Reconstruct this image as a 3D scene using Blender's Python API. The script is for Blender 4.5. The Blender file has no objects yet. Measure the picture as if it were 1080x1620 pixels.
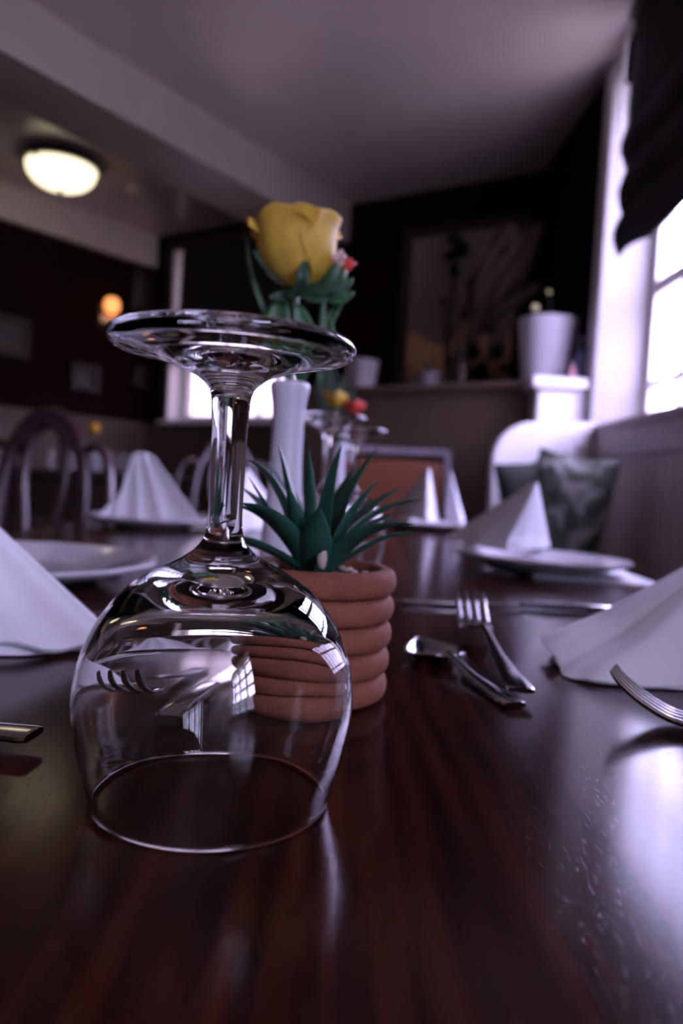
import bpy, bmesh, math, random
from mathutils import Vector, Matrix, noise
random.seed(7)
PI = math.pi
sc = bpy.context.scene
COL = sc.collection

# ------------------------------------------------------------------ camera, world, light, exposure
CAM = Vector((0, 0, 0.85)); FPX = 1165.0
pitch, roll = math.radians(2.1), math.radians(3.3)
fwd = Vector((0, math.cos(pitch), -math.sin(pitch))); up0 = Vector((0, math.sin(pitch), math.cos(pitch)))
RV = math.cos(roll)*Vector((1, 0, 0)) + math.sin(roll)*up0
UV = -math.sin(roll)*Vector((1, 0, 0)) + math.cos(roll)*up0
cam = bpy.data.cameras.new('camera'); co = bpy.data.objects.new('camera', cam); COL.objects.link(co)
m = Matrix((RV, UV, -fwd)).transposed().to_4x4(); m.translation = CAM; co.matrix_world = m
cam.sensor_fit = 'VERTICAL'; cam.sensor_height = 36.0; cam.lens = FPX/1620*36.0
cam.clip_start = 0.01; cam.clip_end = 60
cam.dof.use_dof = True; cam.dof.focus_distance = 0.255; cam.dof.aperture_fstop = 7.4
sc.camera = co

sc.view_settings.view_transform = 'Standard'; sc.view_settings.look = 'None'
sc.view_settings.gamma = 1.0; sc.view_settings.use_curve_mapping = False
sc.view_settings.exposure = 0.0
cy = sc.cycles
cy.use_denoising = True; cy.max_bounces = 14; cy.transmission_bounces = 12; cy.transparent_max_bounces = 16
cy.diffuse_bounces = 4; cy.glossy_bounces = 5; cy.sample_clamp_indirect = 6.0; cy.blur_glossy = 0.3

world = bpy.data.worlds.new('overcast_sky'); sc.world = world; world.use_nodes = True
wn = world.node_tree; wl = wn.links; bg = wn.nodes['Background']
tc = wn.nodes.new('ShaderNodeTexCoord'); sp = wn.nodes.new('ShaderNodeSeparateXYZ')
wl.new(tc.outputs['Generated'], sp.inputs[0])
cr = wn.nodes.new('ShaderNodeValToRGB'); wl.new(sp.outputs['Z'], cr.inputs[0])
cr.color_ramp.elements[0].position = 0.0; cr.color_ramp.elements[0].color = (.27, .24, .29, 1)
cr.color_ramp.elements[1].position = 0.10; cr.color_ramp.elements[1].color = (.64, .59, .93, 1)
nz = wn.nodes.new('ShaderNodeTexNoise'); nz.inputs['Scale'].default_value = 9; wl.new(tc.outputs['Generated'], nz.inputs['Vector'])
mx = wn.nodes.new('ShaderNodeMix'); mx.data_type = 'RGBA'; mx.blend_type = 'MULTIPLY'; mx.inputs[0].default_value = .35
wl.new(cr.outputs[0], mx.inputs['A']); wl.new(nz.outputs['Fac'], mx.inputs['B']); wl.new(mx.outputs['Result'], bg.inputs[0])
SKY = 60.0
bg.inputs[1].default_value = SKY

def portal(name, loc, normal, w, h):
    l = bpy.data.lights.new(name, 'AREA'); l.shape = 'RECTANGLE'; l.size = w; l.size_y = h
    l.cycles.is_portal = True
    o = bpy.data.objects.new(name, l); COL.objects.link(o); o.location = loc
    o.rotation_euler = Vector(normal).to_track_quat('-Z', 'Z').to_euler()

# ------------------------------------------------------------------ pixel -> place (1080x1620 frame)
def ray(px, py): return fwd + (px-540)/FPX*RV + (810-py)/FPX*UV
def at_z(px, py, z): d = ray(px, py); return CAM + d*((z-CAM.z)/d.z)
def at_d(px, py, y): d = ray(px, py); return CAM + d*(y/d.y)

# ------------------------------------------------------------------ materials
MATS = {}
def mat(name, base, rough=.5, metal=0, var=.12, scale=30, bump=0, bscale=200, coat=0, sheen=0, sss=0, spec=.5, emit=None, estr=0):
    if name in MATS: return MATS[name]
    m = bpy.data.materials.new(name); m.use_nodes = True; n = m.node_tree; L = n.links
    b = n.nodes['Principled BSDF']
    b.inputs['Roughness'].default_value = rough; b.inputs['Metallic'].default_value = metal
    b.inputs['Coat Weight'].default_value = coat; b.inputs['Coat Roughness'].default_value = max(.03, rough*.9); b.inputs['Sheen Weight'].default_value = sheen
    b.inputs['Specular IOR Level'].default_value = spec
    if sss: b.inputs['Subsurface Weight'].default_value = sss; b.inputs['Subsurface Scale'].default_value = .003
    t = n.nodes.new('ShaderNodeTexCoord'); z = n.nodes.new('ShaderNodeTexNoise')
    z.inputs['Scale'].default_value = scale; z.inputs['Detail'].default_value = 4; L.new(t.outputs['Object'], z.inputs['Vector'])
    r = n.nodes.new('ShaderNodeValToRGB'); r.color_ramp.elements[0].position = .3; r.color_ramp.elements[1].position = .7
    r.color_ramp.elements[0].color = tuple(c*(1-var) for c in base)+(1,)
    r.color_ramp.elements[1].color = tuple(min(1, c*(1+var)) for c in base)+(1,)
    L.new(z.outputs['Fac'], r.inputs[0]); L.new(r.outputs[0], b.inputs['Base Color'])
    if bump:
        z2 = n.nodes.new('ShaderNodeTexNoise'); z2.inputs['Scale'].default_value = bscale; L.new(t.outputs['Object'], z2.inputs['Vector'])
        bp = n.nodes.new('ShaderNodeBump'); bp.inputs['Strength'].default_value = bump; bp.inputs['Distance'].default_value = .001
        L.new(z2.outputs['Fac'], bp.inputs['Height']); L.new(bp.outputs[0], b.inputs['Normal'])
    if emit: b.inputs['Emission Color'].default_value = tuple(emit)+(1,); b.inputs['Emission Strength'].default_value = estr
    MATS[name] = m; return m

def table_wood():
    m = bpy.data.materials.new('mahogany_table'); m.use_nodes = True; n = m.node_tree; L = n.links; b = n.nodes['Principled BSDF']
    t = n.nodes.new('ShaderNodeTexCoord')
    mp = n.nodes.new('ShaderNodeMapping'); mp.inputs['Scale'].default_value = (1, .09, 1); L.new(t.outputs['Object'], mp.inputs[0])
    z = n.nodes.new('ShaderNodeTexNoise'); z.inputs['Scale'].default_value = 120; z.inputs['Detail'].default_value = 5; z.inputs['Distortion'].default_value = .4
    L.new(mp.outputs[0], z.inputs['Vector'])
    w = n.nodes.new('ShaderNodeTexWave'); w.inputs['Scale'].default_value = 26; w.inputs['Distortion'].default_value = 5; w.inputs['Detail'].default_value = 3
    w.inputs['Detail Scale'].default_value = 1.2
    L.new(mp.outputs[0], w.inputs['Vector'])
    a = n.nodes.new('ShaderNodeMath'); a.operation = 'MULTIPLY_ADD'; a.inputs[1].default_value = .22; L.new(w.outputs['Fac'], a.inputs[0]); L.new(z.outputs['Fac'], a.inputs[2])
    r = n.nodes.new('ShaderNodeValToRGB'); e = r.color_ramp.elements
    e[0].position = .38; e[0].color = (.009, .0020, .0013, 1); e[1].position = .88; e[1].color = (.045, .0105, .0045, 1)
    L.new(a.outputs[0], r.inputs[0]); L.new(r.outputs[0], b.inputs['Base Color'])
    b.inputs['Roughness'].default_value = .27; b.inputs['Specular IOR Level'].default_value = .16
    # open pores: short streaks along the grain
    mp2 = n.nodes.new('ShaderNodeMapping'); mp2.inputs['Scale'].default_value = (1, .11, 1); L.new(t.outputs['Object'], mp2.inputs[0])
    z2 = n.nodes.new('ShaderNodeTexNoise'); z2.inputs['Scale'].default_value = 1700; z2.inputs['Detail'].default_value = 2; L.new(mp2.outputs[0], z2.inputs['Vector'])
    r2 = n.nodes.new('ShaderNodeValToRGB'); r2.color_ramp.elements[0].position = .29; r2.color_ramp.elements[1].position = .36; L.new(z2.outputs['Fac'], r2.inputs[0])
    bp = n.nodes.new('ShaderNodeBump'); bp.inputs['Strength'].default_value = .11; bp.inputs['Distance'].default_value = .00015
    L.new(r2.outputs[0], bp.inputs['Height']); L.new(bp.outputs[0], b.inputs['Normal'])
    z3 = n.nodes.new('ShaderNodeTexNoise'); z3.inputs['Scale'].default_value = 14; L.new(t.outputs['Object'], z3.inputs['Vector'])
    mr = n.nodes.new('ShaderNodeMapRange'); mr.inputs['To Min'].default_value = .14; mr.inputs['To Max'].default_value = .20
    L.new(z3.outputs['Fac'], mr.inputs[0]); L.new(mr.outputs[0], b.inputs['Roughness'])
    return m

def glass_mat(name='clear_glass', tint=(1, 1, 1)):
    if name in MATS: return MATS[name]
    m = bpy.data.materials.new(name); m.use_nodes = True; n = m.node_tree; L = n.links
    n.nodes.remove(n.nodes['Principled BSDF']); g = n.nodes.new('ShaderNodeBsdfGlass'); g.inputs['IOR'].default_value = 1.5
    g.inputs['Roughness'].default_value = 0.0
    t = n.nodes.new('ShaderNodeTexCoord'); z = n.nodes.new('ShaderNodeTexNoise'); z.inputs['Scale'].default_value = 20; L.new(t.outputs['Object'], z.inputs['Vector'])
    r = n.nodes.new('ShaderNodeValToRGB'); r.color_ramp.elements[0].color = tuple(c*.985 for c in tint)+(1,); r.color_ramp.elements[1].color = tuple(tint)+(1,)
    L.new(z.outputs['Fac'], r.inputs[0]); L.new(r.outputs[0], g.inputs['Color'])
    L.new(g.outputs[0], n.nodes['Material Output'].inputs[0]); MATS[name] = m; return m

def pane_mat(key='pane', tint=(.94, .95, .97)):
    if key in MATS: return MATS[key]
    m = bpy.data.materials.new('window_glass'); m.use_nodes = True; n = m.node_tree; L = n.links
    n.nodes.remove(n.nodes['Principled BSDF'])
    tr = n.nodes.new('ShaderNodeBsdfTransparent'); tr.inputs[0].default_value = tuple(tint)+(1,)
    gl = n.nodes.new('ShaderNodeBsdfGlossy'); gl.inputs['Roughness'].default_value = .02
    x = n.nodes.new('ShaderNodeMixShader'); x.inputs[0].default_value = .05
    L.new(tr.outputs[0], x.inputs[1]); L.new(gl.outputs[0], x.inputs[2])
    L.new(x.outputs[0], n.nodes['Material Output'].inputs[0]); MATS[key] = m; return m

def stripes_mat(name, base, dark, period, axis='X', rough=.5):
    m = bpy.data.materials.new(name); m.use_nodes = True; n = m.node_tree; L = n.links; b = n.nodes['Principled BSDF']
    b.inputs['Roughness'].default_value = rough
    t = n.nodes.new('ShaderNodeTexCoord'); s = n.nodes.new('ShaderNodeSeparateXYZ'); L.new(t.outputs['Object'], s.inputs[0])
    a = n.nodes.new('ShaderNodeMath'); a.operation = 'MULTIPLY'; a.inputs[1].default_value = 1/period; L.new(s.outputs[axis], a.inputs[0])
    f = n.nodes.new('ShaderNodeMath'); f.operation = 'FRACT'; L.new(a.outputs[0], f.inputs[0])
    r = n.nodes.new('ShaderNodeValToRGB'); e = r.color_ramp.elements; e[0].position = 0; e[0].color = dark+(1,); e[1].position = .1; e[1].color = base+(1,)
    L.new(f.outputs[0], r.inputs[0]); L.new(r.outputs[0], b.inputs['Base Color'])
    r2 = n.nodes.new('ShaderNodeValToRGB'); r2.color_ramp.elements[1].position = .1; L.new(f.outputs[0], r2.inputs[0])
    bp = n.nodes.new('ShaderNodeBump'); bp.inputs['Strength'].default_value = .6; bp.inputs['Distance'].default_value = .004
    L.new(r2.outputs[0], bp.inputs['Height']); L.new(bp.outputs[0], b.inputs['Normal'])
    return m

def cushion_mat():
    m = bpy.data.materials.new('floral_cushion'); m.use_nodes = True; n = m.node_tree; L = n.links; b = n.nodes['Principled BSDF']
    b.inputs['Roughness'].default_value = .9
    t = n.nodes.new('ShaderNodeTexCoord'); z = n.nodes.new('ShaderNodeTexNoise'); z.inputs['Scale'].default_value = 11; z.inputs['Detail'].default_value = 3; z.inputs['Distortion'].default_value = 1.5
    L.new(t.outputs['Object'], z.inputs['Vector']); r = n.nodes.new('ShaderNodeValToRGB'); cr = r.color_ramp
    cr.elements[0].position = .35; cr.elements[0].color = (.03, .04, .03, 1); cr.elements[1].position = .5; cr.elements[1].color = (.10, .12, .09, 1)
    e = cr.elements.new(.6); e.color = (.33, .33, .32, 1); e = cr.elements.new(.7); e.color = (.4, .2, .25, 1); e = cr.elements.new(.74); e.color = (.07, .09, .06, 1)
    L.new(z.outputs['Fac'], r.inputs[0]); L.new(r.outputs[0], b.inputs['Base Color']); return m

def picture_mat(name, stops, scale=3, rough=.35):
    """painted field: colour bands by height with noisy borders"""
    m = bpy.data.materials.new(name); m.use_nodes = True; n = m.node_tree; L = n.links; b = n.nodes['Principled BSDF']
    b.inputs['Roughness'].default_value = rough
    t = n.nodes.new('ShaderNodeTexCoord'); s = n.nodes.new('ShaderNodeSeparateXYZ'); L.new(t.outputs['Generated'], s.inputs[0])
    z = n.nodes.new('ShaderNodeTexNoise'); z.inputs['Scale'].default_value = scale; L.new(t.outputs['Generated'], z.inputs['Vector'])
    a = n.nodes.new('ShaderNodeMath'); a.operation = 'MULTIPLY_ADD'; a.inputs[1].default_value = .55; L.new(z.outputs['Fac'], a.inputs[0]); L.new(s.outputs['Z'], a.inputs[2])
    a2 = n.nodes.new('ShaderNodeMath'); a2.operation = 'SUBTRACT'; a2.inputs[1].default_value = .27; L.new(a.outputs[0], a2.inputs[0])
    r = n.nodes.new('ShaderNodeValToRGB'); cr = r.color_ramp
    cr.elements[0].position, cr.elements[0].color = stops[0][0], stops[0][1]+(1,)
    cr.elements[1].position, cr.elements[1].color = stops[-1][0], stops[-1][1]+(1,)
    for p_, c_ in stops[1:-1]: cr.elements.new(p_).color = c_+(1,)
    L.new(a2.outputs[0], r.inputs[0]); L.new(r.outputs[0], b.inputs['Base Color']); return m

M = dict(
    ceiling=mat('ceiling_paint', (.58, .49, .465), .33, var=.04, scale=4, bump=.05, bscale=30, coat=.6, spec=.6),
    beam=mat('beam_paint', (.36, .31, .28), .38, coat=.3, var=.05, scale=6),
    redwall=mat('oxblood_wall_paint', (.012, .0030, .0024), .8, spec=.06, var=.15, scale=6),
    dado=mat('taupe_dado_paint', (.11, .074, .055), .55, spec=.3, var=.05, scale=6),
    white=mat('white_gloss_paint', (.78, .76, .77), .35, var=.03, scale=8),
    sill=mat('mauve_sill_paint', (.50, .41, .41), .45, var=.05, scale=6),
    cream=mat('cream_paint', (.55, .48, .42), .5, var=.05, scale=6),
    floor=stripes_mat('dark_floorboards', (.05, .025, .016), (.01, .006, .004), .14, 'X', .45),
    bead=stripes_mat('beadboard_paint', (.58, .46, .44), (.28, .21, .20), .06, 'Y', .42),
    blackcloth=mat('black_blind_cloth', (.010, .006, .010), .85, var=.4, scale=14),
    darkwood=mat('dark_frame_wood', (.018, .007, .005), .5, var=.3, scale=40),
    chairwood=mat('polished_dark_chair_wood', (.042, .017, .022), .3, var=.3, scale=30, coat=.6),
    table=table_wood(),
    glass=glass_mat(),
    steel=mat('polished_steel', (.46, .45, .46), .12, 1, var=.05, scale=60),
    china=mat('glazed_white_china', (.62, .60, .64), .12, var=.02, scale=20, coat=.5),
    napkin=mat('white_paper_napkin', (.86, .85, .90), .9, var=.02, scale=60, bump=.25, bscale=700, sheen=.1),
    terra=mat('terracotta', (.205, .064, .032), .8, var=.16, scale=60, bump=.5, bscale=900),
    soil=mat('dark_soil', (.03, .02, .017), .95, var=.4, scale=300, bump=1, bscale=500),
    aloe=mat('waxy_green_leaf', (.014, .068, .042), .42, var=.22, scale=80, bump=.15, bscale=500),
    pebble=mat('pale_pebble', (.42, .34, .29), .6, var=.3, scale=120),
    vase=mat('white_porcelain_vase', (.66, .64, .72), .25, var=.02, scale=30),
    petal=mat('yellow_petal', (.66, .43, .05), .6, var=.16, scale=70, sss=.15),
    petalred=mat('red_petal', (.70, .07, .05), .55, var=.2, scale=90, sss=.2),
    petalpink=mat('pink_white_petal', (.75, .55, .5), .55, var=.15, scale=90),
    stem=mat('green_stem', (.03, .11, .035), .45, var=.25, scale=90),
    sepal=mat('dark_green_sepal', (.02, .07, .035), .45, var=.25, scale=90),
    foliage=mat('dark_foliage', (.012, .022, .014), .6, var=.4, scale=60),
    plume=mat('brown_dried_plume', (.034, .015, .007), .9, var=.4, scale=40),
    leather=mat('orange_tan_leather', (.15, .038, .008), .55, var=.15, scale=40),
    bronze=mat('dark_bronze', (.05, .035, .03), .35, .8, var=.2, scale=60),
    lampglass=mat('lit_frosted_glass', (.9, .85, .7), .5, emit=(1, .86, .58), estr=1.9),
    bulb=mat('lit_amber_shade', (.9, .5, .3), .5, emit=(1, .36, .10), estr=1.6),
    candle=mat('lit_amber_candle_glass', (.7, .25, .08), .5, emit=(1, .30, .07), estr=.9),
    olive=mat('dark_olive_cloth', (.035, .042, .034), .9, var=.3, scale=25),
    black=mat('black_cloth', (.006, .006, .007), .95, var=.3, scale=30),
    floral=cushion_mat(),
    pinkp=mat('pink_label', (.75, .12, .2), .5, var=.1),
    whiteplastic=mat('white_plastic', (.8, .8, .82), .4, var=.02),
)

# ------------------------------------------------------------------ mesh helpers
def lib(o, label=None, cat=None, group=None, kind=None):
    if label: o['label'] = label
    if cat: o['category'] = cat
    if group: o['group'] = group
    if kind: o['kind'] = kind
    return o
def root_at(name, loc, label=None, cat=None, group=None, kind=None):
    o = bpy.data.objects.new(name, None); COL.objects.link(o); o.location = loc; o.empty_display_size = .05
    return lib(o, label, cat, group, kind)
def world_off(o):
    v = Vector((0, 0, 0))
    while o is not None: v += o.location; o = o.parent
    return v

class MB:
    def __init__(s): s.bm = bmesh.new()
    def quad_grid(s, rows, close_u=False, close_v=False):
        """rows: list of equal-length lists of points"""
        vs = [[s.bm.verts.new(p) for p in r] for r in rows]
        nr, nc = len(vs), len(vs[0])
        for i in range(nr if close_v else nr-1):
            for j in range(nc if close_u else nc-1):
                a, b = vs[i], vs[(i+1) % nr]; k = (j+1) % nc
                try: s.bm.faces.new((a[j], a[k], b[k], b[j]))
                except ValueError: pass
        return vs
    def box(s, lo, hi, X=None):
        c = [Vector((x, y, z)) for z in (lo[2], hi[2]) for y in (lo[1], hi[1]) for x in (lo[0], hi[0])]
        if X: c = [X @ p for p in c]
        v = [s.bm.verts.new(p) for p in c]
        for f in ((0, 2, 3, 1), (4, 5, 7, 6), (0, 1, 5, 4), (2, 6, 7, 3), (0, 4, 6, 2), (1, 3, 7, 5)): s.bm.faces.new([v[i] for i in f])
        return s
    def prism(s, poly, X, depth):
        """poly: (u,w) outline in a plane; X maps (u, depth, w) to world"""
        a = [s.bm.verts.new(X @ Vector((u, 0, w))) for u, w in poly]; b = [s.bm.verts.new(X @ Vector((u, depth, w))) for u, w in poly]
        s.bm.faces.new(a); s.bm.faces.new(list(reversed(b)))
        n = len(poly)
        for i in range(n): s.bm.faces.new((a[i], b[i], b[(i+1) % n], a[(i+1) % n]))
        return s
    def lathe(s, prof, seg=48, X=None, sides=None, squash=1):
        """prof: (r, z) list; r=0 ends collapse"""
        rows = []
        for r, z in prof:
            if r < 1e-6: p = Vector((0, 0, z)); rows.append([s.bm.verts.new(X @ p if X else p)])
            else:
                row = []
                for k in range(seg):
                    a = 2*PI*k/seg; rr = r*(sides(a) if sides else 1)
                    p = Vector((rr*math.cos(a), rr*math.sin(a)*squash, z)); row.append(s.bm.verts.new(X @ p if X else p))
                rows.append(row)
        for a, b in zip(rows, rows[1:]):
            for k in range(seg):
                q = (k+1) % seg
                if len(a) == 1 and len(b) == 1: continue
                if len(a) == 1: s.bm.faces.new((a[0], b[q], b[k]))
                elif len(b) == 1: s.bm.faces.new((a[k], a[q], b[0]))
                else: s.bm.faces.new((a[k], a[q], b[q], b[k]))
        return s
    def tube(s, pts, rad, seg=10, flat=1.0, upv=None):
        pts = [Vector(p) for p in pts]; n = len(pts)
        if not isinstance(rad, (list, tuple)): rad = [rad]*n
        prev = Vector(upv) if upv else Vector((0, 0, 1)); rings = []
        for i, p in enumerate(pts):
            t = (pts[min(i+1, n-1)]-pts[max(i-1, 0)]).normalized()
            u = prev - t*prev.dot(t)
            if u.length < 1e-4: u = t.orthogonal()
            u.normalize(); prev = u; w = t.cross(u)
            rings.append([s.bm.verts.new(p + (u*math.sin(2*PI*k/seg)*flat + w*math.cos(2*PI*k/seg))*rad[i]) for k in range(seg)])
        for a, b in zip(rings, rings[1:]):
            for k in range(seg): q = (k+1) % seg; s.bm.faces.new((a[k], a[q], b[q], b[k]))
        s.bm.faces.new(list(reversed(rings[0]))); s.bm.faces.new(rings[-1])
        return s
    def ico(s, c, r, sub=2, sc_=(1, 1, 1), jit=0, seed=0):
        res = bmesh.ops.create_icosphere(s.bm, subdivisions=sub, radius=1)
        for v in res['verts']:
            n_ = 1 + jit*noise.noise(v.co*1.7+Vector((seed, seed*.7, 0)))
            v.co = Vector((v.co.x*sc_[0]*r*n_, v.co.y*sc_[1]*r*n_, v.co.z*sc_[2]*r*n_)) + Vector(c)
        return s
    def build(s, name, material, parent=None, smooth=True, bevel=0, solid=0, sub=0, bseg=2, origin=None, angle=50):
        bmesh.ops.recalc_face_normals(s.bm, faces=s.bm.faces)
        off = world_off(parent) if parent else None
        if parent is None:
            if origin is not None: off = Vector(origin)
            else:
                xs = [v.co for v in s.bm.verts]
                lo = [min(c[i] for c in xs) for i in range(3)]; hi = [max(c[i] for c in xs) for i in range(3)]
                off = Vector(((lo[0]+hi[0])/2, (lo[1]+hi[1])/2, lo[2]))
        for v in s.bm.verts: v.co -= off
        me = bpy.data.meshes.new(name); s.bm.to_mesh(me); s.bm.free()
        me.materials.append(material)
        if smooth:
            me.polygons.foreach_set('use_smooth', [True]*len(me.polygons))
            me.set_sharp_from_angle(angle=math.radians(angle))
        o = bpy.data.objects.new(name, me); COL.objects.link(o)
        if parent: o.parent = parent
        else: o.location = off
        if solid: md = o.modifiers.new('s', 'SOLIDIFY'); md.thickness = solid; md.offset = 0
        if bevel: md = o.modifiers.new('b', 'BEVEL'); md.width = bevel; md.segments = bseg; md.limit_method = 'ANGLE'
        if sub: md = o.modifiers.new('u', 'SUBSURF'); md.levels = sub; md.render_levels = sub
        return o
def copy_tree(o, parent=None, loc=None, rz=None, label=None, group=None):
    c = o.copy(); COL.objects.link(c); c.parent = parent
    if loc is not None: c.location = loc
    if rz is not None: c.rotation_euler = (0, 0, rz)
    if label: c['label'] = label
    if group: c['group'] = group
    for ch in list(o.children): copy_tree(ch, c)
    return c
def cr_spline(P, n=8):
    P = [Vector(p) for p in P]; out = []
    for i in range(len(P)-1):
        a = P[max(i-1, 0)]; b = P[i]; c = P[i+1]; d = P[min(i+2, len(P)-1)]
        for k in range(n):
            t = k/n; out.append(.5*((2*b)+(c-a)*t+(2*a-5*b+4*c-d)*t*t+(3*b-a-3*c+d)*t*t*t))
    out.append(P[-1]); return out
def prof_spline(P, n=6): return [(max(0, v.x), v.y) for v in cr_spline([(a, b, 0) for a, b in P], n)]

# ------------------------------------------------------------------ the room
CZ = 2.30; XR = .82
W0 = Vector((XR, 3.345, 0)); W1 = Vector((-1.25, 4.585, 0)); e_b = (W1-W0).normalized(); n_b = Vector((e_b.y*-1, e_b.x, 0))
if n_b.y < 0: n_b = -n_b                                        # outward from the room
WB = Matrix((e_b, n_b, Vector((0, 0, 1)))).transposed().to_4x4(); WB.translation = W0
LB = (W1-W0).length
def S(name, mb, material, **k): return lib(mb.build(name, material, smooth=False, **k), kind='structure')

S('floor', MB().box((-3.4, -3.2, -.1), (1.2, 5.2, 0)), M['floor'])
S('ceiling', MB().box((-3.4, -3.2, CZ), (1.2, 5.2, CZ+.1)), M['ceiling'])
# right wall with two window openings
A0, A1 = .95, 2.40        # window beside the table
B0, B1 = -2.3, -.80      # window behind the viewer
ZS, ZT = 1.08, 2.18
w = MB()
w.box((XR, 2.54, 0), (XR+.2, 3.6, CZ))
w.box((XR, B1, ZS), (XR+.2, A0, CZ)); w.box((XR, -3.2, ZS), (XR+.2, B0, CZ))
w.box((XR, A0, ZT), (XR+.2, A1, CZ)); w.box((XR, B0, ZT), (XR+.2, B1, CZ))
S('wall_right', w, M['redwall'])
w = MB().box((XR, -3.2, 0), (XR+.2, 2.54, ZS))
S('trim_1', w, M['bead'])
w = MB().box((XR-.018, -3.0, ZS-.015), (XR+.1, 2.50, ZS+.012)); S('trim_2', w, M['sill'], bevel=.004)
w = MB().box((XR-.012, -3.0, ZS-.10), (XR, 2.50, ZS-.015)); S('trim_3', w, M['sill'], bevel=.003)
w = MB(); pp = [(XR-.012, 2.54), (XR-.012, 2.455), (XR+.13, 2.40), (XR+.2, 2.40), (XR+.2, 2.54)]
a_ = [w.bm.verts.new((x, y, ZS+.0125)) for x, y in pp]; c_ = [w.bm.verts.new((x, y, CZ)) for x, y in pp]; w.bm.faces.new(a_); w.bm.faces.new(c_)
for i in range(5): w.bm.faces.new((a_[i], a_[(i+1) % 5], c_[(i+1) % 5], c_[i]))
S('trim_4', w, M['white'], bevel=.003)
# back wall with its window
s0, s1 = 1.29, 2.225; zs, zt = 1.16, 2.20
w = MB()
w.box((-.3, 0, 0), (s0, .2, CZ), WB); w.box((s1, 0, 0), (LB+.2, .2, CZ), WB)
w.box((s0, 0, 0), (s1, .2, zs), WB); w.box((s0, 0, zt), (s1, .2, CZ), WB)
S('wall_back', w, M['redwall'])
w = MB().box((.9, -.02, 0), (LB, 0, zs-.005), WB); S('trim_5', w, M['dado'])
w = MB()
w.box((s1-.012, -.01, zs), (s1, .2, zt), WB); w.box((s0, -.01, zs), (s0+.012, .2, zt), WB); w.box((s0, -.01, zt-.012), (s1, .2, zt), WB)
w.box((s0-.04, -.06, zs-.005), (s1+.03, .2, zs+.015), WB)
S('trim_6', w, M['white'])
w = MB()
w.box((s1, -.022, zs-.02), (s1+.055, 0, zt+.05), WB); w.box((s0-.05, -.022, zt), (s1+.055, 0, zt+.05), WB); w.box((s0-.05, -.022, zs-.02), (s0, 0, zt+.05), WB)
S('trim_7', w, M['darkwood'])
# left walls
Lc = W1; d_l = Vector((-.62, -.78, 0)).normalized(); LL = 3.15
nl = Vector((-d_l.y, d_l.x, 0));  nl = nl if nl.x < 0 else -nl
WL = Matrix((d_l, nl, Vector((0, 0, 1)))).transposed().to_4x4(); WL.translation = Lc
S('wall_left', MB().box((-.1, 0, 0), (LL, .15, CZ), WL), M['redwall'])
S('trim_8', MB().box((0, -.05, 2.11), (LL, 0, CZ), WL), M['cream'])
S('trim_9', MB().box((0, -.02, 0), (LL, 0, 1.13), WL), M['dado'])
S('trim_10', MB().box((0, -.035, 1.13), (LL, 0, 1.16), WL), M['dado'], bevel=.004)
pl = Lc + d_l*LL
S('wall_side', MB().box((pl.x-.15, -3.2, 0), (pl.x, pl.y+.05, CZ)), M['dado'])
S('wall_front', MB().box((-3.4, -3.35, 0), (1.2, -3.2, CZ)), M['dado'])
# ceiling beam
bd = Vector((.555, .832, 0)).normalized(); bn = Vector((-bd.y, bd.x, 0))
P0 = Vector((-1.0, 2.42, 0)); BX = Matrix((bd, bn, Vector((0, 0, 1)))).transposed().to_4x4(); BX.translation = P0
S('trim_11', MB().box((-4.5, 0, 2.10), (1.75, .30, CZ), BX), M['beam'], bevel=.006)

# windows
def window(name, X, u0, u1, z0, z1, nu, zbars, ins=.08, depth=.035, top=None, bar=.02, fr=.045, pane=None):
    r = root_at(name, X @ Vector(((u0+u1)/2, ins, z0)), kind='structure')
    f = MB()
    f.box((u0, ins, z0), (u1, ins+depth, z0+fr), X); f.box((u0, ins, z1-fr), (u1, ins+depth, z1), X)
    f.box((u0, ins, z0+fr), (u0+fr, ins+depth, z1-fr), X); f.box((u1-fr, ins, z0+fr), (u1, ins+depth, z1-fr), X)
    f.build('window_frame', M['white'], r, smooth=False, bevel=.003)
    for k in range(1, nu):
        u = u0+fr+(u1-u0-2*fr)*k/nu
        MB().box((u-bar/2, ins+.005, z0+fr), (u+bar/2, ins+depth-.005, z1-fr), X).build('glazing_bar', M['white'], r, smooth=False)
    for i, z in enumerate(zbars):
        b = bar*(2.2 if z == top else 1)
        MB().box((u0+fr, ins+.004, z-b/2), (u1-fr, ins+depth-.004, z+b/2), X).build('glazing_bar', M['white'], r, smooth=False)
    MB().box((u0+fr-.004, ins+depth*.45, z0+fr-.004), (u1-fr+.004, ins+depth*.45+.003, z1-fr+.004), X).build('pane', pane or pane_mat(), r, smooth=False)
    return r
XW = Matrix(((0, 1, 0, XR), (1, 0, 0, 0), (0, 0, 1, 0), (0, 0, 0, 1)))      # u -> y, depth -> x
window('window_1', XW, A0, 2.40, ZS+.012, ZT, 7, (1.225, 1.53), top=1.53, ins=.13, pane=pane_mat('pane_tinted', (.76, .75, .80)))  # pane tint added to weaken the window's highlight on the tabletop
window('window_2', XW, B0, B1, ZS+.012, ZT, 4, (1.36, 1.63, 1.90), bar=.035)
window('window_3', WB, s0+.012, s1-.012, zs+.015, zt-.012, 3, (1.55,), ins=.1, pane=pane_mat('pane_dimming', (.34, .31, .31)))  # dark pane tint added to dim this window's glare on the table
portal('window_portal_table', (XR+.19, (A0+A1)/2, (ZS+ZT)/2), (-1, 0, 0), A1-A0, ZT-ZS)
portal('window_portal_behind', (XR+.19, (B0+B1)/2, (ZS+ZT)/2), (-1, 0, 0), B1-B0, ZT-ZS)
pc = WB @ Vector(((s0+s1)/2, .19, (zs+zt)/2)); portal('window_portal_back', pc, -n_b, s1-s0, zt-zs)

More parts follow.
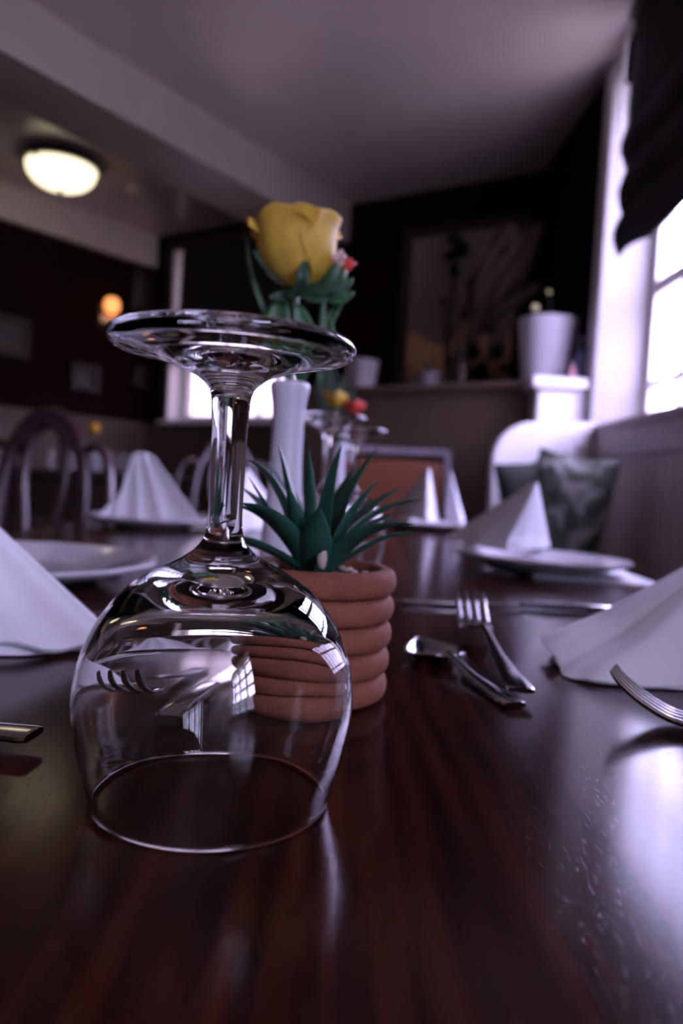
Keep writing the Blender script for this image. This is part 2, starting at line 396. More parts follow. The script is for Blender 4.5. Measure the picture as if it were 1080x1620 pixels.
# roman blinds: cloth with folds at the lower edge
def blind(X, u0, u1, z0, z1, off, label, cordside=None):
    r = root_at('roman_blind', X @ Vector(((u0+u1)/2, off, z0)), label, 'blind')
    rows = []; N = 60
    for i in range(N+1):
        t = i/N; z = z1+(z0-z1)*t; bulge = 0
        if t > .45: ph = (t-.45)/.55*3.0; bulge = -.020*abs(math.sin(ph*PI))*(.5+t*.5)
        rows.append([X @ Vector((u0+(u1-u0)*j/24, off+bulge+.003*math.sin(j*1.3+i*.2), z+(.012*math.sin(j*.9) if t > .9 else 0))) for j in range(25)])
    g = MB(); g.quad_grid(rows); g.build('blind_cloth', M['blackcloth'], r, solid=.006)
    MB().box((u0, off-.02, z1-.01), (u1, off+.02, z1+.025), X).build('head_rail', M['darkwood'], r, smooth=False)
    if cordside is not None:
        pts = [X @ Vector((cordside+.012*math.sin(i*.5), off-.012, z1-(z1-z0)*.75*i/12)) for i in range(13)]
        MB().tube(pts, .0035, 8).build('pull_cord', M['whiteplastic'], r)
    return r
blind(XW, .90, 2.20, 1.565, 2.26, -.045, 'black folded roman blind hanging over the bright window beside the table', 2.225)
blind(WB, s0-.02, 2.125, 1.50, 2.19, -.035, 'black roman blind drawn halfway down the far window on the back wall')
# sheer curtain strip in the far window reveal
rows = []
for i in range(30):
    t = i/29; z = 2.17-(2.17-1.5)*t
    rows.append([WB @ Vector((2.205-.075*(1-t)**.7*(j/8) - .01, .02+.012*math.sin(j*2.2), z)) for j in range(9)])
g = MB(); g.quad_grid(rows)
lib(g.build('sheer_curtain', M['napkin'], solid=.002), 'thin white curtain gathered at the left side of the far window', 'curtain')

# half-height boxed ledge in front of the back wall, with its white end pier
Q0 = Vector((.635, 2.60, 0)); Q1 = Vector((-.18, 3.16, 0)); e_q = (Q1-Q0).normalized(); n_q = Vector((-e_q.y, e_q.x, 0)); n_q = n_q if n_q.y > 0 else -n_q
WQ = Matrix((e_q, n_q, Vector((0, 0, 1)))).transposed().to_4x4(); WQ.translation = Q0; LQ = (Q1-Q0).length
iw = lambda P: (WB.inverted() @ P)
def poly_prism(pts, z0, z1):
    b = MB(); a = [b.bm.verts.new((p[0], p[1], z0)) for p in pts]; c = [b.bm.verts.new((p[0], p[1], z1)) for p in pts]
    b.bm.faces.new(a); b.bm.faces.new(c); n = len(pts)
    for i in range(n): b.bm.faces.new((a[i], a[(i+1) % n], c[(i+1) % n], c[i]))
    return b
fp = [Q0.to_2d(), Q1.to_2d(), (WB @ Vector((.93, -.021, 0))).to_2d(), (W0-n_b*.021).to_2d(), (XR-.001, 2.60)]
S('wall_ledge', poly_prism(fp, 0, 1.225), M['dado'])
cp = [(Q0-n_q*.025).to_2d(), (Q1-n_q*.025+e_q*.02).to_2d(), (WB @ Vector((.95, -.024, 0))).to_2d(), (W0-n_b*.024).to_2d(), (XR-.002, 2.58)]
S('trim_12', poly_prism(cp, 1.2255, 1.25), M['dado'], bevel=.006)
pf = [(.640, 2.61), (.640, 2.505), (XR-.014, 2.505), (XR-.014, 2.61)]
S('trim_13', poly_prism(pf, 0, 1.215), M['white'], bevel=.004)
pf2 = [(.612, 2.62), (.612, 2.475), (XR-.014, 2.475), (XR-.014, 2.62)]
S('trim_14', poly_prism(pf2, 1.2155, 1.253), M['white'], bevel=.008)

# ------------------------------------------------------------------ the long dining table and its bench
TX0, TX1, TY0, TY1, TZ = -.50, .405, -.75, 2.02, .75
r = root_at('dining_table', (-.05, .6, 0), 'long dark mahogany dining table in the foreground carrying the glass and the succulent', 'table')
b = MB()
for x0, x1 in ((TX0, -.22), (-.2199, .0829), (.083, TX1)):      # three glued boards: hairline joints
    b.box((x0, TY0, TZ-.032), (x1, TY1, TZ))
b.build('tabletop', M['table'], r, smooth=False)
MB().box((TX0+.06, TY0+.06, .64), (TX1-.06, TY1-.06, TZ-.0325)).build('apron', M['darkwood'], r, smooth=False)
for x in (TX0+.1, TX1-.1):
    for y in (TY0+.1, TY1-.1):
        MB().lathe([(0, 0), (.028, 0), (.03, .05), (.022, .1), (.035, .3), (.03, .5), (.042, .6), (.045, .66), (0, .66)], 20, Matrix.Translation((x, y, 0))).build('leg', M['darkwood'], r)

r = root_at('bench', (.62, 1.3, 0), 'fixed dark padded bench along the panelled wall under the bright window', 'bench')
MB().box((.46, .2, 0), (XR-.014, 2.36, .40)).build('base', M['darkwood'], r, smooth=False)
MB().box((.44, .2, .401), (XR-.014, 2.36, .535)).build('seat_pad', M['black'], r, bevel=.02, bseg=3)
# rounded white bench end
pts = [(0, 0), (0, .96)] + [(.13-.13*math.cos(a), .96+.13*math.sin(a)) for a in [PI/2*k/10 for k in range(1, 11)]] + [(.34, 1.10), (.34, 0)]
X = Matrix.Translation((.478, 2.395, 0)); 
lib(MB().prism(pts, X, .045).build('bench_end', M['white'], smooth=False, bevel=.008, bseg=3), 'white painted bench end panel with a rounded top corner behind the cushions', 'panel')

# cushions
def cushion(c, w_, h_, t_, rot, fm, bm_, label, group=None):
    X = Matrix.Translation(c) @ rot
    r = root_at('cushion', c, label, 'cushion', group)
    def sheet(sgn):
        rows = []
        for i in range(17):
            v = -1+i/8
            row = []
            for j in range(17):
                u = -1+j/8
                th = max(0, (1-u**4)*(1-v**4))**.55*t_/2
                pin = 1-.07*(1-abs(v))**1 if abs(u) > .0 else 1
                pin2 = 1-.07*(1-abs(u))
                row.append(X @ Vector((u*w_/2*pin, sgn*th, v*h_/2*pin2)))
            rows.append(row)
        b = MB(); b.quad_grid(rows); return b
    sheet(-1).build('front_cover', fm, r); sheet(1).build('back_cover', bm_, r)
    return r
cushion(Vector((.605, 2.24, .758)), .22, .42, .11, Matrix.Rotation(math.radians(-14), 4, 'Z') @ Matrix.Rotation(math.radians(-12), 4, 'Y'), M['olive'], M['black'], 'dark olive cushion leaning on the white bench end')
cushion(Vector((.605, 2.00, .762)), .22, .42, .12, Matrix.Rotation(math.radians(-32), 4, 'Z') @ Matrix.Rotation(math.radians(8), 4, 'Y'), M['floral'], M['black'], 'grey green floral cushion with black back leaning by the panelled wall')

# ------------------------------------------------------------------ things on the ledge and the back wall
LZ = 1.2503
r = root_at('picture_frame', WB @ Vector((.34, -.03, LZ)), 'large dark framed picture with grey field and painted tan lamp reflection standing on the ledge', 'picture')
u0, u1, z0, z1 = .035, .665, LZ+.0, 2.11
f = MB()
for a, b_ in (((u0, z0), (u1, z0+.05)), ((u0, z1-.05), (u1, z1)), ((u0, z0+.05), (u0+.05, z1-.05)), ((u1-.05, z0+.05), (u1, z1-.05))):
    f.box((a[0], -.06, a[1]), (b_[0], -.026, b_[1]), WB)
f.build('frame', M['darkwood'], r, smooth=False, bevel=.005)
pm = picture_mat('lamp_reflection_paint', [(0, (.16, .10, .07)), (.16, (.75, .42, .22)), (.37, (.85, .5, .27)), (.42, (.30, .21, .19)), (1, (.27, .22, .23))], 2.2, .3)  # tan bands put a lamp's reflection into the picture's colour
MB().box((u0+.05, -.045, z0+.05), (u1-.05, -.035, z1-.05), WB).build('picture_face', pm, r, smooth=False)
MB().box((u0+.05, -.0335, z0+.05), (u1-.05, -.028, z1-.05), WB).build('backing_board', M['darkwood'], r, smooth=False)

def pot(name, c, h, r0, r1, m_, label, cat='pot', group=None, soil=True):
    r = root_at(name, c, label, cat, group); X = Matrix.Translation(c)
    MB().lathe([(0, 0), (r0, 0), (r0+.002, .004), (r1, h-.01), (r1+.003, h-.004), (r1, h), (r1-.006, h), (r1-.008, h-.02), (r0-.006, h*.5), (0, h*.5)], 40, X).build('body', m_, r)
    if soil: MB().lathe([(0, h-.03), (r1-.016, h-.03), (r1-.02, h-.045), (0, h-.045)], 24, X).build('soil', M['soil'], r)
    return r
wp = Vector((.712, 2.70, LZ+.003))
pot('plant_pot', wp, .235, .082, .108, M['vase'], 'large tapering white plant pot on the white end of the ledge', 'pot')
r = root_at('flowering_plant', wp+Vector((0, 0, .205)), 'small dark plant with pale yellow bloom growing in the large white pot', 'plant')
X = r.location
for k in range(12):
    a = k*2.4; L_ = .05+.03*random.random()
    p = [X+Vector((math.cos(a)*t*L_*.8, math.sin(a)*t*L_*.8, t*L_)) for t in (0, .3, .6, 1)]
    MB().tube(p, [.002, .006, .005, .0005], 6, .3).build('leaf', M['foliage'], r)
for q in ((846, 487, .014), (868, 462, .009)):
    p = at_d(q[0], q[1], 2.69); MB().ico(p, q[2], 2, jit=.25, seed=q[0]).build('bloom', mat('pale_yellow_bloom', (.85, .8, .4), .6), r)
    MB().tube([X, (X+p)/2+Vector((.005, 0, 0)), p], .002, 6).build('stem', M['foliage'], r)

# slender bottle with pink bottle beside the pot
def bottle(c, h, rr, m_, label, name='bottle'):
    r = root_at(name, c, label, 'bottle'); X = Matrix.Translation(c)
    MB().lathe(prof_spline([(0, 0), (rr, 0), (rr, h*.55), (rr*.9, h*.66), (rr*.35, h*.78), (rr*.33, h*.95), (0, h*.95)], 4), 20, X).build('body', m_, r)
    MB().lathe([(0, h*.951), (rr*.42, h*.951), (rr*.42, h), (0, h)], 16, X).build('cap', M['whiteplastic'], r)
    return r
bottle(Vector((.79, 2.56, LZ+.004)), .15, .012, mat('blue_glaze', (.16, .17, .32), .15), 'slim dark blue bottle between the white pot and the window post')
bottle(Vector((.757, 2.53, LZ+.004)), .055, .012, mat('pink_glaze', (.62, .3, .36), .2), 'tiny pink bottle in front of the slim dark blue bottle', 'small_bottle')

def wall_u(px, py, off):      # point on a plane 'off' in front of the back wall
    d = ray(px, py); n = n_b; t = (n.dot(W0)-off-n.dot(CAM))/n.dot(d); return CAM+d*t
# dark leafy plant: stems with rounded leaves
pc_ = WB @ Vector((.36, -.13, LZ)); pc_.z = LZ
pot('plant_pot', pc_, .06, .05, .058, mat('grey_brown_glaze', (.10, .08, .08), .4), 'low grey brown pot under the tall dark plant on the ledge')
r = root_at('tall_dark_plant', pc_+Vector((0, 0, .03)), 'tall dark leafy plant silhouetted in front of the framed picture', 'plant')
for i, q in enumerate([(722, 385, .075), (718, 430, .05), (745, 450, .05), (735, 500, .045), (770, 520, .06), (745, 555, .08), (785, 560, .07), (715, 575, .06), (760, 590, .07), (700, 478, .03), (800, 585, .05), (728, 400, .075), (712, 405, .06), (750, 600, .08)]):
    p = wall_u(q[0], q[1], .13); n0 = r.location
    MB().tube(cr_spline([n0, n0.lerp(p, .5)+Vector((.01*math.sin(i), 0, .02)), p], 5), .004, 6).build('stem', M['foliage'], r)
    g = MB()
    for k in range(16):
        a = random.random()*6.28; el = random.uniform(-.6, 1.3); L_ = q[2]*random.uniform(.5, .85)
        dv = Vector((math.cos(a)*math.cos(el), math.sin(a)*math.cos(el), math.sin(el)))
        g.tube([p-dv*L_*.1, p+dv*L_*.3, p+dv*L_*.65, p+dv*L_], [.004, q[2]*.42, q[2]*.40, .003], 8, .25)
    g.build('foliage', M['foliage'], r)
# dried plume
pv = WB @ Vector((.16, -.45, 0)); pv.z = LZ
r = root_at('plume_vase', pv, 'tall brown dried plume in a dark vase in front of the right side of the picture', 'vase'); X = Matrix.Translation(pv)
MB().lathe(prof_spline([(0, 0), (.035, 0), (.05, .06), (.04, .13), (.022, .17), (.026, .19), (.02, .19), (.018, .16), (0, .15)], 4), 28, X).build('vase_body', M['bronze'], r)
r2 = root_at('dried_plume', pv+Vector((0, 0, .16)), 'broad brown dried plume rising before the framed picture', 'dried flower')
r['label'] = 'dark round vase on the ledge holding the broad brown plume'
base = r2.location
for i in range(26):
    tip = wall_u(random.uniform(770, 865), 345+abs(random.gauss(0, 60)), .45+random.uniform(-.04, .04))
    mid = base.lerp(tip, .5)+Vector((random.uniform(-.03, .03), random.uniform(-.02, .02), .04))
    MB().tube(cr_spline([base, base.lerp(mid, .5), mid, tip], 4), [.002]*3+[.004]*3+[.018, .026, .030, .032, .026, .014, .004], 8, .6).build('plume_strand', M['plume'], r2)
# candle glass on the ledge
p = wall_u(686, 595, .33); p.z = LZ
r = root_at('candle_glass', p, 'small glowing amber candle glass on the ledge before the picture', 'candle'); X = Matrix.Translation(p)
MB().lathe([(0, 0), (.016, 0), (.019, .05), (.017, .05), (.014, .004), (0, .004)], 20, X).build('holder', mat('amber_glass_holder', (.45, .13, .04), .2), r)
MB().lathe([(0, .0045), (.012, .0045), (.012, .035), (.004, .045), (0, .052)], 14, X).build('flame', M['candle'], r)
# white pots at the far left of the ledge
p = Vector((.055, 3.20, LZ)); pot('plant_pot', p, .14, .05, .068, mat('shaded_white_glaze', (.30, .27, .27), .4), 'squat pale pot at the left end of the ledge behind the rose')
p = Vector((.32, 3.02, LZ)); pot('plant_pot', p, .075, .04, .05, mat('mauve_grey_glaze', (.14, .12, .13), .4), 'small mauve grey pot at the lower left of the picture')
r = root_at('small_pot_plant', p+Vector((0, 0, .05)), 'spiky dark little plant in the small mauve grey pot', 'plant')
for k in range(9):
    a = k*2.4; dv = Vector((math.cos(a)*.4, math.sin(a)*.4, 1)).normalized(); l0 = .05+.05*random.random()
    MB().tube([r.location, r.location+dv*l0*.5, r.location+dv*l0], [.003, .005, .0006], 6, .4).build('leaf', M['foliage'], r)

# pictures on the left wall
def wall_pic(u0, u1, z0, z1, label, stops, fm=None):
    r = root_at('picture_frame', WL @ Vector(((u0+u1)/2, -.03, z0)), label, 'picture')
    f = MB(); t = .03
    for a, b_ in (((u0, z0), (u1, z0+t)), ((u0, z1-t), (u1, z1)), ((u0, z0+t), (u0+t, z1-t)), ((u1-t, z0+t), (u1, z1-t))):
        f.box((a[0], -.035, a[1]), (b_[0], -.002, b_[1]), WL)
    f.build('frame', fm or M['darkwood'], r, smooth=False, bevel=.003)
    MB().box((u0+t, -.015, z0+t), (u1-t, -.004, z1-t), WL).build('print', picture_mat('print_paint_%d' % int(u0*100), stops, 4, .4), r, smooth=False)
def lu(px, py):
    d = ray(px, py); t = nl.dot(Lc-CAM)/nl.dot(d); P = CAM+d*t; return (P-Lc).dot(d_l), P.z
for px0, py0, px1, py1, lab, c1, c2 in ((-30, 490, 42, 570, 'wide brown landscape print hung low at the far left of the red wall', (.16, .09, .05), (.10, .085, .07)),
        (206, 425, 252, 500, 'grey mounted print nearest the far corner above the dado', (.07, .06, .055), (.10, .085, .075)),
        (110, 572, 152, 622, 'small square print low on the red wall below the wall light', (.12, .08, .05), (.09, .06, .045)),
        (210, 578, 243, 618, 'tiny dark red print low beside the far corner', (.08, .02, .015), (.06, .03, .02))):
    ua, za = lu(px0, py0); ub, zb = lu(px1, py1); c1 = tuple(v*.4 for v in c1); c2 = tuple(v*.4 for v in c2); wall_pic(min(ua, ub), max(ua, ub), min(za, zb), max(za, zb), lab, [(0, c1), (.5, c2), (1, c1)])
# wall light
ua, za = lu(161, 486)
r = root_at('wall_light', WL @ Vector((ua, -.03, za-.06)), 'small glowing amber wall light with two glass drops on the dark red wall', 'lamp')
X = Matrix.Translation(WL @ Vector((ua, -.10, za)))
MB().box((ua-.03, -.02, za-.12), (ua+.03, -.001, za+.02), WL).build('back_plate', M['bronze'], r, smooth=False, bevel=.004)
MB().tube([WL @ Vector((ua, -.01, za-.07)), WL @ Vector((ua, -.06, za-.09)), WL @ Vector((ua, -.10, za-.06))], .006, 8).build('arm', M['bronze'], r)
MB().lathe(prof_spline([(.020, -.04), (.040, -.028), (.044, .006), (.034, .034), (.018, .044), (0, .045)], 4), 24, X).build('shade', M['bulb'], r)
dm = mat('dim_lit_glass_drop', (.8, .45, .3), .3, emit=(1, .5, .25), estr=.35)
for s_ in (-1, 0, 1):
    MB().ico(WL @ Vector((ua+s_*.04, -.10+.01*abs(s_), za-.08)), .02, 2, (1, 1, 1.2)).build('glass_drop', dm, r)
# ceiling lamp
lc = Vector((-1.40, 3.50, CZ))
r = root_at('ceiling_lamp', lc, 'lit round bowl ceiling lamp with dark metal rim beyond the beam', 'lamp'); X = Matrix.Translation(lc)
MB().lathe([(0, -.001), (.12, -.001), (.165, -.012), (.178, -.03), (.175, -.045), (.16, -.045), (.155, -.03), (0, -.02)], 48, X).build('metal_rim', M['bronze'], r)
MB().lathe(prof_spline([(.158, -.046), (.15, -.08), (.12, -.115), (.07, -.138), (0, -.145)], 5), 48, X).build('glass_bowl', M['lampglass'], r)
MB().lathe([(0, -.144), (.01, -.146), (.012, -.155), (.006, -.165), (0, -.168)], 14, X).build('finial', M['bronze'], r)
for k in range(3):
    a = k*2.094+.2; q = lc+Vector((.168*math.cos(a), .168*math.sin(a), -.052)); MB().ico(q, .012, 2).build('fixing_knob', M['steel'], r)
p = at_z(215, 300, CZ); r = root_at('smoke_detector', p, 'small round white smoke detector on the ceiling beside the lamp', 'smoke detector'); X = Matrix.Translation(p)
MB().lathe([(0, -.001), (.05, -.001), (.05, -.02), (.035, -.032), (0, -.034)], 28, X).build('housing', M['cream'], r)

# ------------------------------------------------------------------ chairs
def make_chair(name, label, back='hoop', group=None):
    r = root_at(name, (0, 0, 0), label, 'chair', group)
    W_ = .21
    g = MB(); pts = []
    for i in range(40):
        a = 2*PI*i/40; pts.append((.21*math.copysign(abs(math.cos(a))**.7, math.cos(a)), .20*math.copysign(abs(math.sin(a))**.7, math.sin(a))))
    poly = MB(); a = [poly.bm.verts.new((x, y, .44)) for x, y in pts]; c = [poly.bm.verts.new((x, y, .475)) for x, y in pts]
    poly.bm.faces.new(a); poly.bm.faces.new(c)
    for i in range(40): poly.bm.faces.new((a[i], a[(i+1) % 40], c[(i+1) % 40], c[i]))
    poly.build('seat', M['chairwood'] if back == 'hoop' else M['leather'], r, bevel=.008)
    for sx in (-1, 1):
        MB().tube([(sx*.16, -.15, .44), (sx*.175, -.17, .2), (sx*.185, -.18, 0)], [.02, .018, .013], 10).build('leg', M['chairwood'], r)
        MB().tube([(sx*.16, .16, .44), (sx*.17, .19, .2), (sx*.175, .23, 0)], [.02, .018, .014], 10).build('leg', M['chairwood'], r)
    yb = lambda z: .17+(z-.45)*.12
    if back == 'hoop':
        def arc(pts, rad, nm): MB().tube(cr_spline([(x, yb(z), z) for x, z in pts], 7), rad, 12, .75).build(nm, M['chairwood'], r)
        arc([(-.125, .45), (-.135, .65), (-.12, .85), (-.07, .965), (0, 1.0), (.07, .965), (.12, .85), (.135, .65), (.125, .45)], .023, 'centre_hoop')
        for s_ in (-1, 1):
            arc([(s_*.115, .90), (s_*.155, .915), (s_*.195, .87), (s_*.215, .75), (s_*.215, .6), (s_*.19, .45)], .018, 'side_hoop')
            arc([(s_*.03, .45), (s_*.04, .65), (s_*.065, .82), (s_*.045, .94), (0, .985)], .015, 'splat')
        arc([(-.10, .90), (-.05, .955), (0, .975), (.05, .955), (.10, .90)], .02, 'crest')
    else:
        for sx in (-1, 1):
            MB().tube([(sx*.19, yb(.44), .44), (sx*.195, yb(.7), .7), (sx*.195, yb(.99), .99)], .015, 10).build('back_post', mat('grey_painted_wood', (.2, .17, .2), .35), r)
        MB().tube([(-.205, yb(.985), .985), (0, yb(.985)+.02, .985), (.205, yb(.985), .985)], .02, 10, .8).build('top_rail', mat('grey_painted_wood', (.2, .17, .2), .35), r)
        MB().box((-.18, .19, .6), (.18, .235, .95)).build('back_pad', M['leather'], r, bevel=.015, bseg=3)
    return r
ch = make_chair('dining_chair', 'dark polished hoop back chair at the left beyond the white plate')
ch.location = (-.885, 1.86, 0); ch.rotation_euler = (0, 0, math.radians(-12))
c2 = copy_tree(ch, loc=Vector((-1.0, 2.62, 0)), rz=math.radians(115), label='dark wooden chair standing behind the fan napkin on the left')
c3 = copy_tree(ch, loc=Vector((-.42, 2.9, 0)), rz=math.radians(20), label='dark wooden chair seen between the glass stem and white vase')
oc = make_chair('upholstered_chair', 'orange tan leather backed chair with grey rail at the far table end', 'pad')
oc.location = (.165, 2.50, 0); oc.rotation_euler = (0, 0, math.radians(-4))

# serving table far left with small glasses and flower
ST = .845
r = root_at('serving_table', (-1.15, 3.2, 0), 'small dark serving table in the background behind the left chair', 'table')
MB().box((-1.6, 3.0, ST-.03), (-.72, 3.4, ST)).build('tabletop', M['darkwood'], r, smooth=False, bevel=.004)
MB().box((-1.55, 3.05, ST-.20), (-.77, 3.35, ST-.031)).build('apron', M['darkwood'], r, smooth=False)
for x in (-1.53, -.79):
    for y in (3.06, 3.34): MB().box((x-.02, y-.02, 0), (x+.02, y+.02, ST-.2)).build('leg', M['darkwood'], r, smooth=False)

# ------------------------------------------------------------------ glassware
GO = [(.0362, 0.0003), (.0370, .0012), (.0388, .009), (.0412, .018), (.0428, .028), (.0425, .038), (.0400, .048), (.0352, .0575), (.0285, .0655), (.0200, .0712), (.0125, .0752), (.0078, .079), (.0056, .084),
      (.0053, .095), (.0054, .108), (.0058, .120), (.0068, .127), (.0112, .1312), (.019, .1345), (.028, .1367), (.0350, .1380), (.0372, .1392), (.0379, .1408)]
GT = [(.0379, .1412), (.0373, .1426), (.0358, .1432), (.033, .1428), (.025, .1408), (.014, .1390), (0, .1382)]
GI = [(0, .0655), (.007, .0653), (.015, .0643), (.022, .0622), (.0287, .0582), (.0346, .0522), (.0391, .0443), (.0412, .0365), (.0417, .0280), (.0401, .018), (.0378, .0090), (.0359, .0012), (.0362, .0003)]
def make_goblet(name, label, cat='glass', seg=96, group=None):
    r = root_at(name, (0, 0, 0), label, cat, group)
    prof = prof_spline(GO, 4) + prof_spline(GT, 3)
    b = MB(); b.lathe(prof, seg); b2 = prof_spline(GI[:-1], 4)
    b.lathe(b2+[(prof[0])], seg)
    bmesh.ops.remove_doubles(b.bm, verts=b.bm.verts, dist=1e-5)
    b.build('glass_body', M['glass'], r, angle=80)
    return r
gob = make_goblet('wine_glass', 'large clear wine glass standing upside down in the foreground', seg=128)
gob.location = (-.036, .2285, TZ)
g2 = copy_tree(gob, loc=Vector((-.018, .80, TZ)), label='upside down clear goblet just right of the white bud vase'); g2.scale = (1.05, 1.05, 1.22)
g3 = copy_tree(gob, loc=Vector((.012, .93, TZ)), label='upside down clear goblet farthest of the pair behind the succulent'); g3.scale = (1.05, 1.05, 1.2)
tg = root_at('tumbler', (-1.14, 3.13, ST), 'small glass just left of the yellow bloom vase on the distant serving table', 'glass', 'small glasses on the serving table')
b = MB(); b.lathe([(0, 0), (.028, 0), (.034, .085), (.032, .085), (.026, .006), (0, .006)], 24, Matrix.Translation(tg.location)); b.build('glass_body', M['glass'], tg)
for x, y, w_ in ((-1.40, 3.15, 'leftmost small glass on the distant serving table, seen through the chair back'), (-1.23, 3.12, 'small glass second from the left on the distant serving table'), (-1.02, 3.12, 'small glass just right of the yellow bloom vase on the distant serving table'), (-.94, 3.16, 'small glass second right of the yellow bloom vase on the distant serving table'), (-.86, 3.12, 'rightmost small glass on the distant serving table, nearest the fan napkin')):
    copy_tree(tg, loc=Vector((x, y, ST)), label=w_)

# ------------------------------------------------------------------ flowers
def petal(b, c, axis_rot, az, half, H, prof, curl=0.0, seed=0):
    """a cupped petal: c base centre, prof(v)->(radius, height)"""
    rows = []
    for i in range(11):
        v = i/10; row = []
        for j in range(11):
            u = -1+j/5; rr, hh = prof(v)
            wv = half*(math.sin(min(1, v*1.15+.12)*PI*.5)**.8)*(1-.35*max(0, v-.75)/.25*abs(u))
            a = az+u*wv
            edge = 1-.20*(abs(u)**2.6)*v+.03*math.sin(u*6+seed)*max(0, v-.6)
            rr2 = rr + curl*max(0, v-.8)*5*.2 + .0018*math.sin(u*5+seed*2)*v*v
            p = Vector((rr2*math.cos(a), rr2*math.sin(a), hh*edge+.0015*math.sin(u*5+seed)*v))
            row.append(c + axis_rot @ p)
        rows.append(row)
    b.quad_grid(rows)
def leaf(P, W_, parent, m_, nm='leaf', nrm=None, fold=.25, thick=.0006):
    pts = cr_spline(P, 5); n = len(pts); rows = []
    prev = Vector(nrm) if nrm else Vector((0, -1, .3))
    for i, p in enumerate(pts):
        t = (pts[min(i+1, n-1)]-pts[max(i-1, 0)]).normalized(); s_ = t.cross(prev).normalized(); nn = s_.cross(t)
        u = i/(n-1); w_ = W_*(math.sin(PI*min(1, u*.97+.03))**.8)+.0002
        rows.append([p+s_*w_*k+nn*fold*w_*abs(k)**1.5 for k in (-1, -.6, -.2, .2, .6, 1)])
    b = MB(); b.quad_grid(rows); return b.build(nm, m_, parent, solid=thick)

VX, VY = -.0435, .55
r = root_at('bud_vase', (VX, VY, TZ), 'slim white bud vase behind the succulent holding the yellow rose', 'vase')
X = Matrix.Translation((VX, VY, TZ))
MB().lathe(prof_spline([(0, 0), (.019, 0), (.0205, .003), (.0175, .03), (.0145, .07), (.0122, .11), (.0118, .135), (.0125, .155), (.0145, .1675), (.0142, .1725), (.0115, .1725), (.0098, .155), (.009, .12), (.010, .03), (0, .012)], 4), 40, X).build('vase_body', M['vase'], r)
# yellow rose
vt = Vector((VX, VY, TZ+.16)); rb = at_d(470, 455, .55); rtop = at_d(468, 328, .545)
r = root_at('yellow_rose', vt, 'large yellow rose bloom standing in the white bud vase', 'flower')
MB().tube(cr_spline([vt, vt.lerp(rb, .5)+Vector((-.002, 0, 0)), rb], 5), .0026, 8).build('stem', M['stem'], r)
ax = (rtop-rb); Hh = ax.length; rot = ax.to_track_quat('Z', 'Y').to_matrix()
def rp(rmax, h, open_):
    return lambda v: (rmax*(.16+.84*math.sin(min(1.0, v**.75*.66+.02)*PI)**.8)+open_*max(0, v-.7)**1.3*2.2, h*(v**1.05)-open_*.5*max(0, v-.85)*4)
k = 0
for ring, (cnt, rmax, h_, half, op, cu) in enumerate(((3, .009, .97, 1.3, .002, .002), (3, .014, 1.0, 1.2, .006, .004), (3, .020, .985, 1.25, .010, .006), (3, .0245, .99, 1.2, .011, .010), (4, .0280, .955, 1.05, .010, .010))):
    for j in range(cnt):
        az = 2*PI*j/cnt + ring*1.15 + .35
        hv = Hh*h_*(1-.05*random.random()); extra = .016 if (ring == 4 and j == 2) else 0
        b = MB(); petal(b, rb, rot, az, half, Hh, rp(rmax*(1+.03*random.random()), hv, op+extra), cu, seed=k*1.7); k += 1
        b.build('petal', M['petal'], r, solid=.0007, sub=1)
for j, (az, hf) in enumerate(((PI*.97, .62), (PI*1.22, .5))):
    b = MB(); petal(b, rb, rot, az, hf, Hh, rp(.0285, Hh*.97, .018), .014, seed=3+j); b.build('petal', M['petal'], r, solid=.0007, sub=1)
b = MB(); b.ico(rb+Vector((0, 0, -.001)), .009, 2, (1, 1, .7)); b.build('calyx', M['sepal'], r)
# sepals: one standing in front, others spreading
leaf([at_d(476, 462, .522), at_d(478, 440, .515), at_d(481, 412, .519)], .004, r, M['sepal'], 'sepal')
for T in ((545, 448), (400, 395), (425, 470), (520, 470)):
    p = at_d(T[0], T[1], .54); leaf([rb, rb.lerp(p, .5)+Vector((0, -.004, -.004)), p], .0055 if T[0] > 500 else .004, r, M['sepal'], 'sepal')
for P_, W_ in (([(440, 600), (436, 530), (448, 462)], .010), ([(470, 600), (482, 540), (470, 480)], .009), ([(470, 590), (505, 555), (520, 500)], .009), ([(455, 600), (425, 560), (412, 500)], .004)):
    leaf([at_d(a, b_, .545) for a, b_ in P_], W_, r, M['stem'])
# thin curved grass blade at left
leaf([at_d(452, 600, .56), at_d(420, 500, .56), at_d(396, 430, .56), at_d(389, 372, .56)], .0016, r, M['stem'], 'blade')
# red tipped bud
p0 = at_d(512, 470, .55); p1 = at_d(543, 402, .55)
r = root_at('red_carnation_bud', Vector((VX+.004, VY, TZ+.16)), 'half open red and pink bud beside the yellow rose', 'flower')
MB().tube(cr_spline([r.location, r.location.lerp(p0, .6)+Vector((.004, 0, -.002)), p0], 5), .002, 8).build('stem', M['stem'], r)
ax = (p1-p0).normalized(); rot = ax.to_track_quat('Z', 'Y').to_matrix(); L_ = (p1-p0).length; X = Matrix.Translation(p0) @ rot.to_4x4()
MB().lathe(prof_spline([(0, 0), (.004, .002), (.0078, L_*.3), (.0085, L_*.55), (.0075, L_*.75), (.005, L_*.78), (0, L_*.6)], 4), 20, X).build('calyx', M['stem'], r)
for j in range(6):
    b = MB(); hl = L_*(1.0 if j % 2 else .92)
    petal(b, p0+ax*L_*.25, rot, j*1.05, .7, hl, (lambda hl: (lambda v: (.0035+.0055*v, hl*.72*v)))(hl), .004, j)
    b.build('petal', M['petalred'] if j % 3 else M['petalpink'], r, solid=.0006)
for T in ((558, 440), (560, 462), (548, 430)):
    p = at_d(T[0], T[1], .55); leaf([p0, p0.lerp(p, .5)+Vector((0, 0, -.004)), p], .004, r, M['stem'])
leaf([at_d(505, 610, .56), at_d(515, 520, .56), at_d(548, 462, .56)], .0045, r, M['stem'])

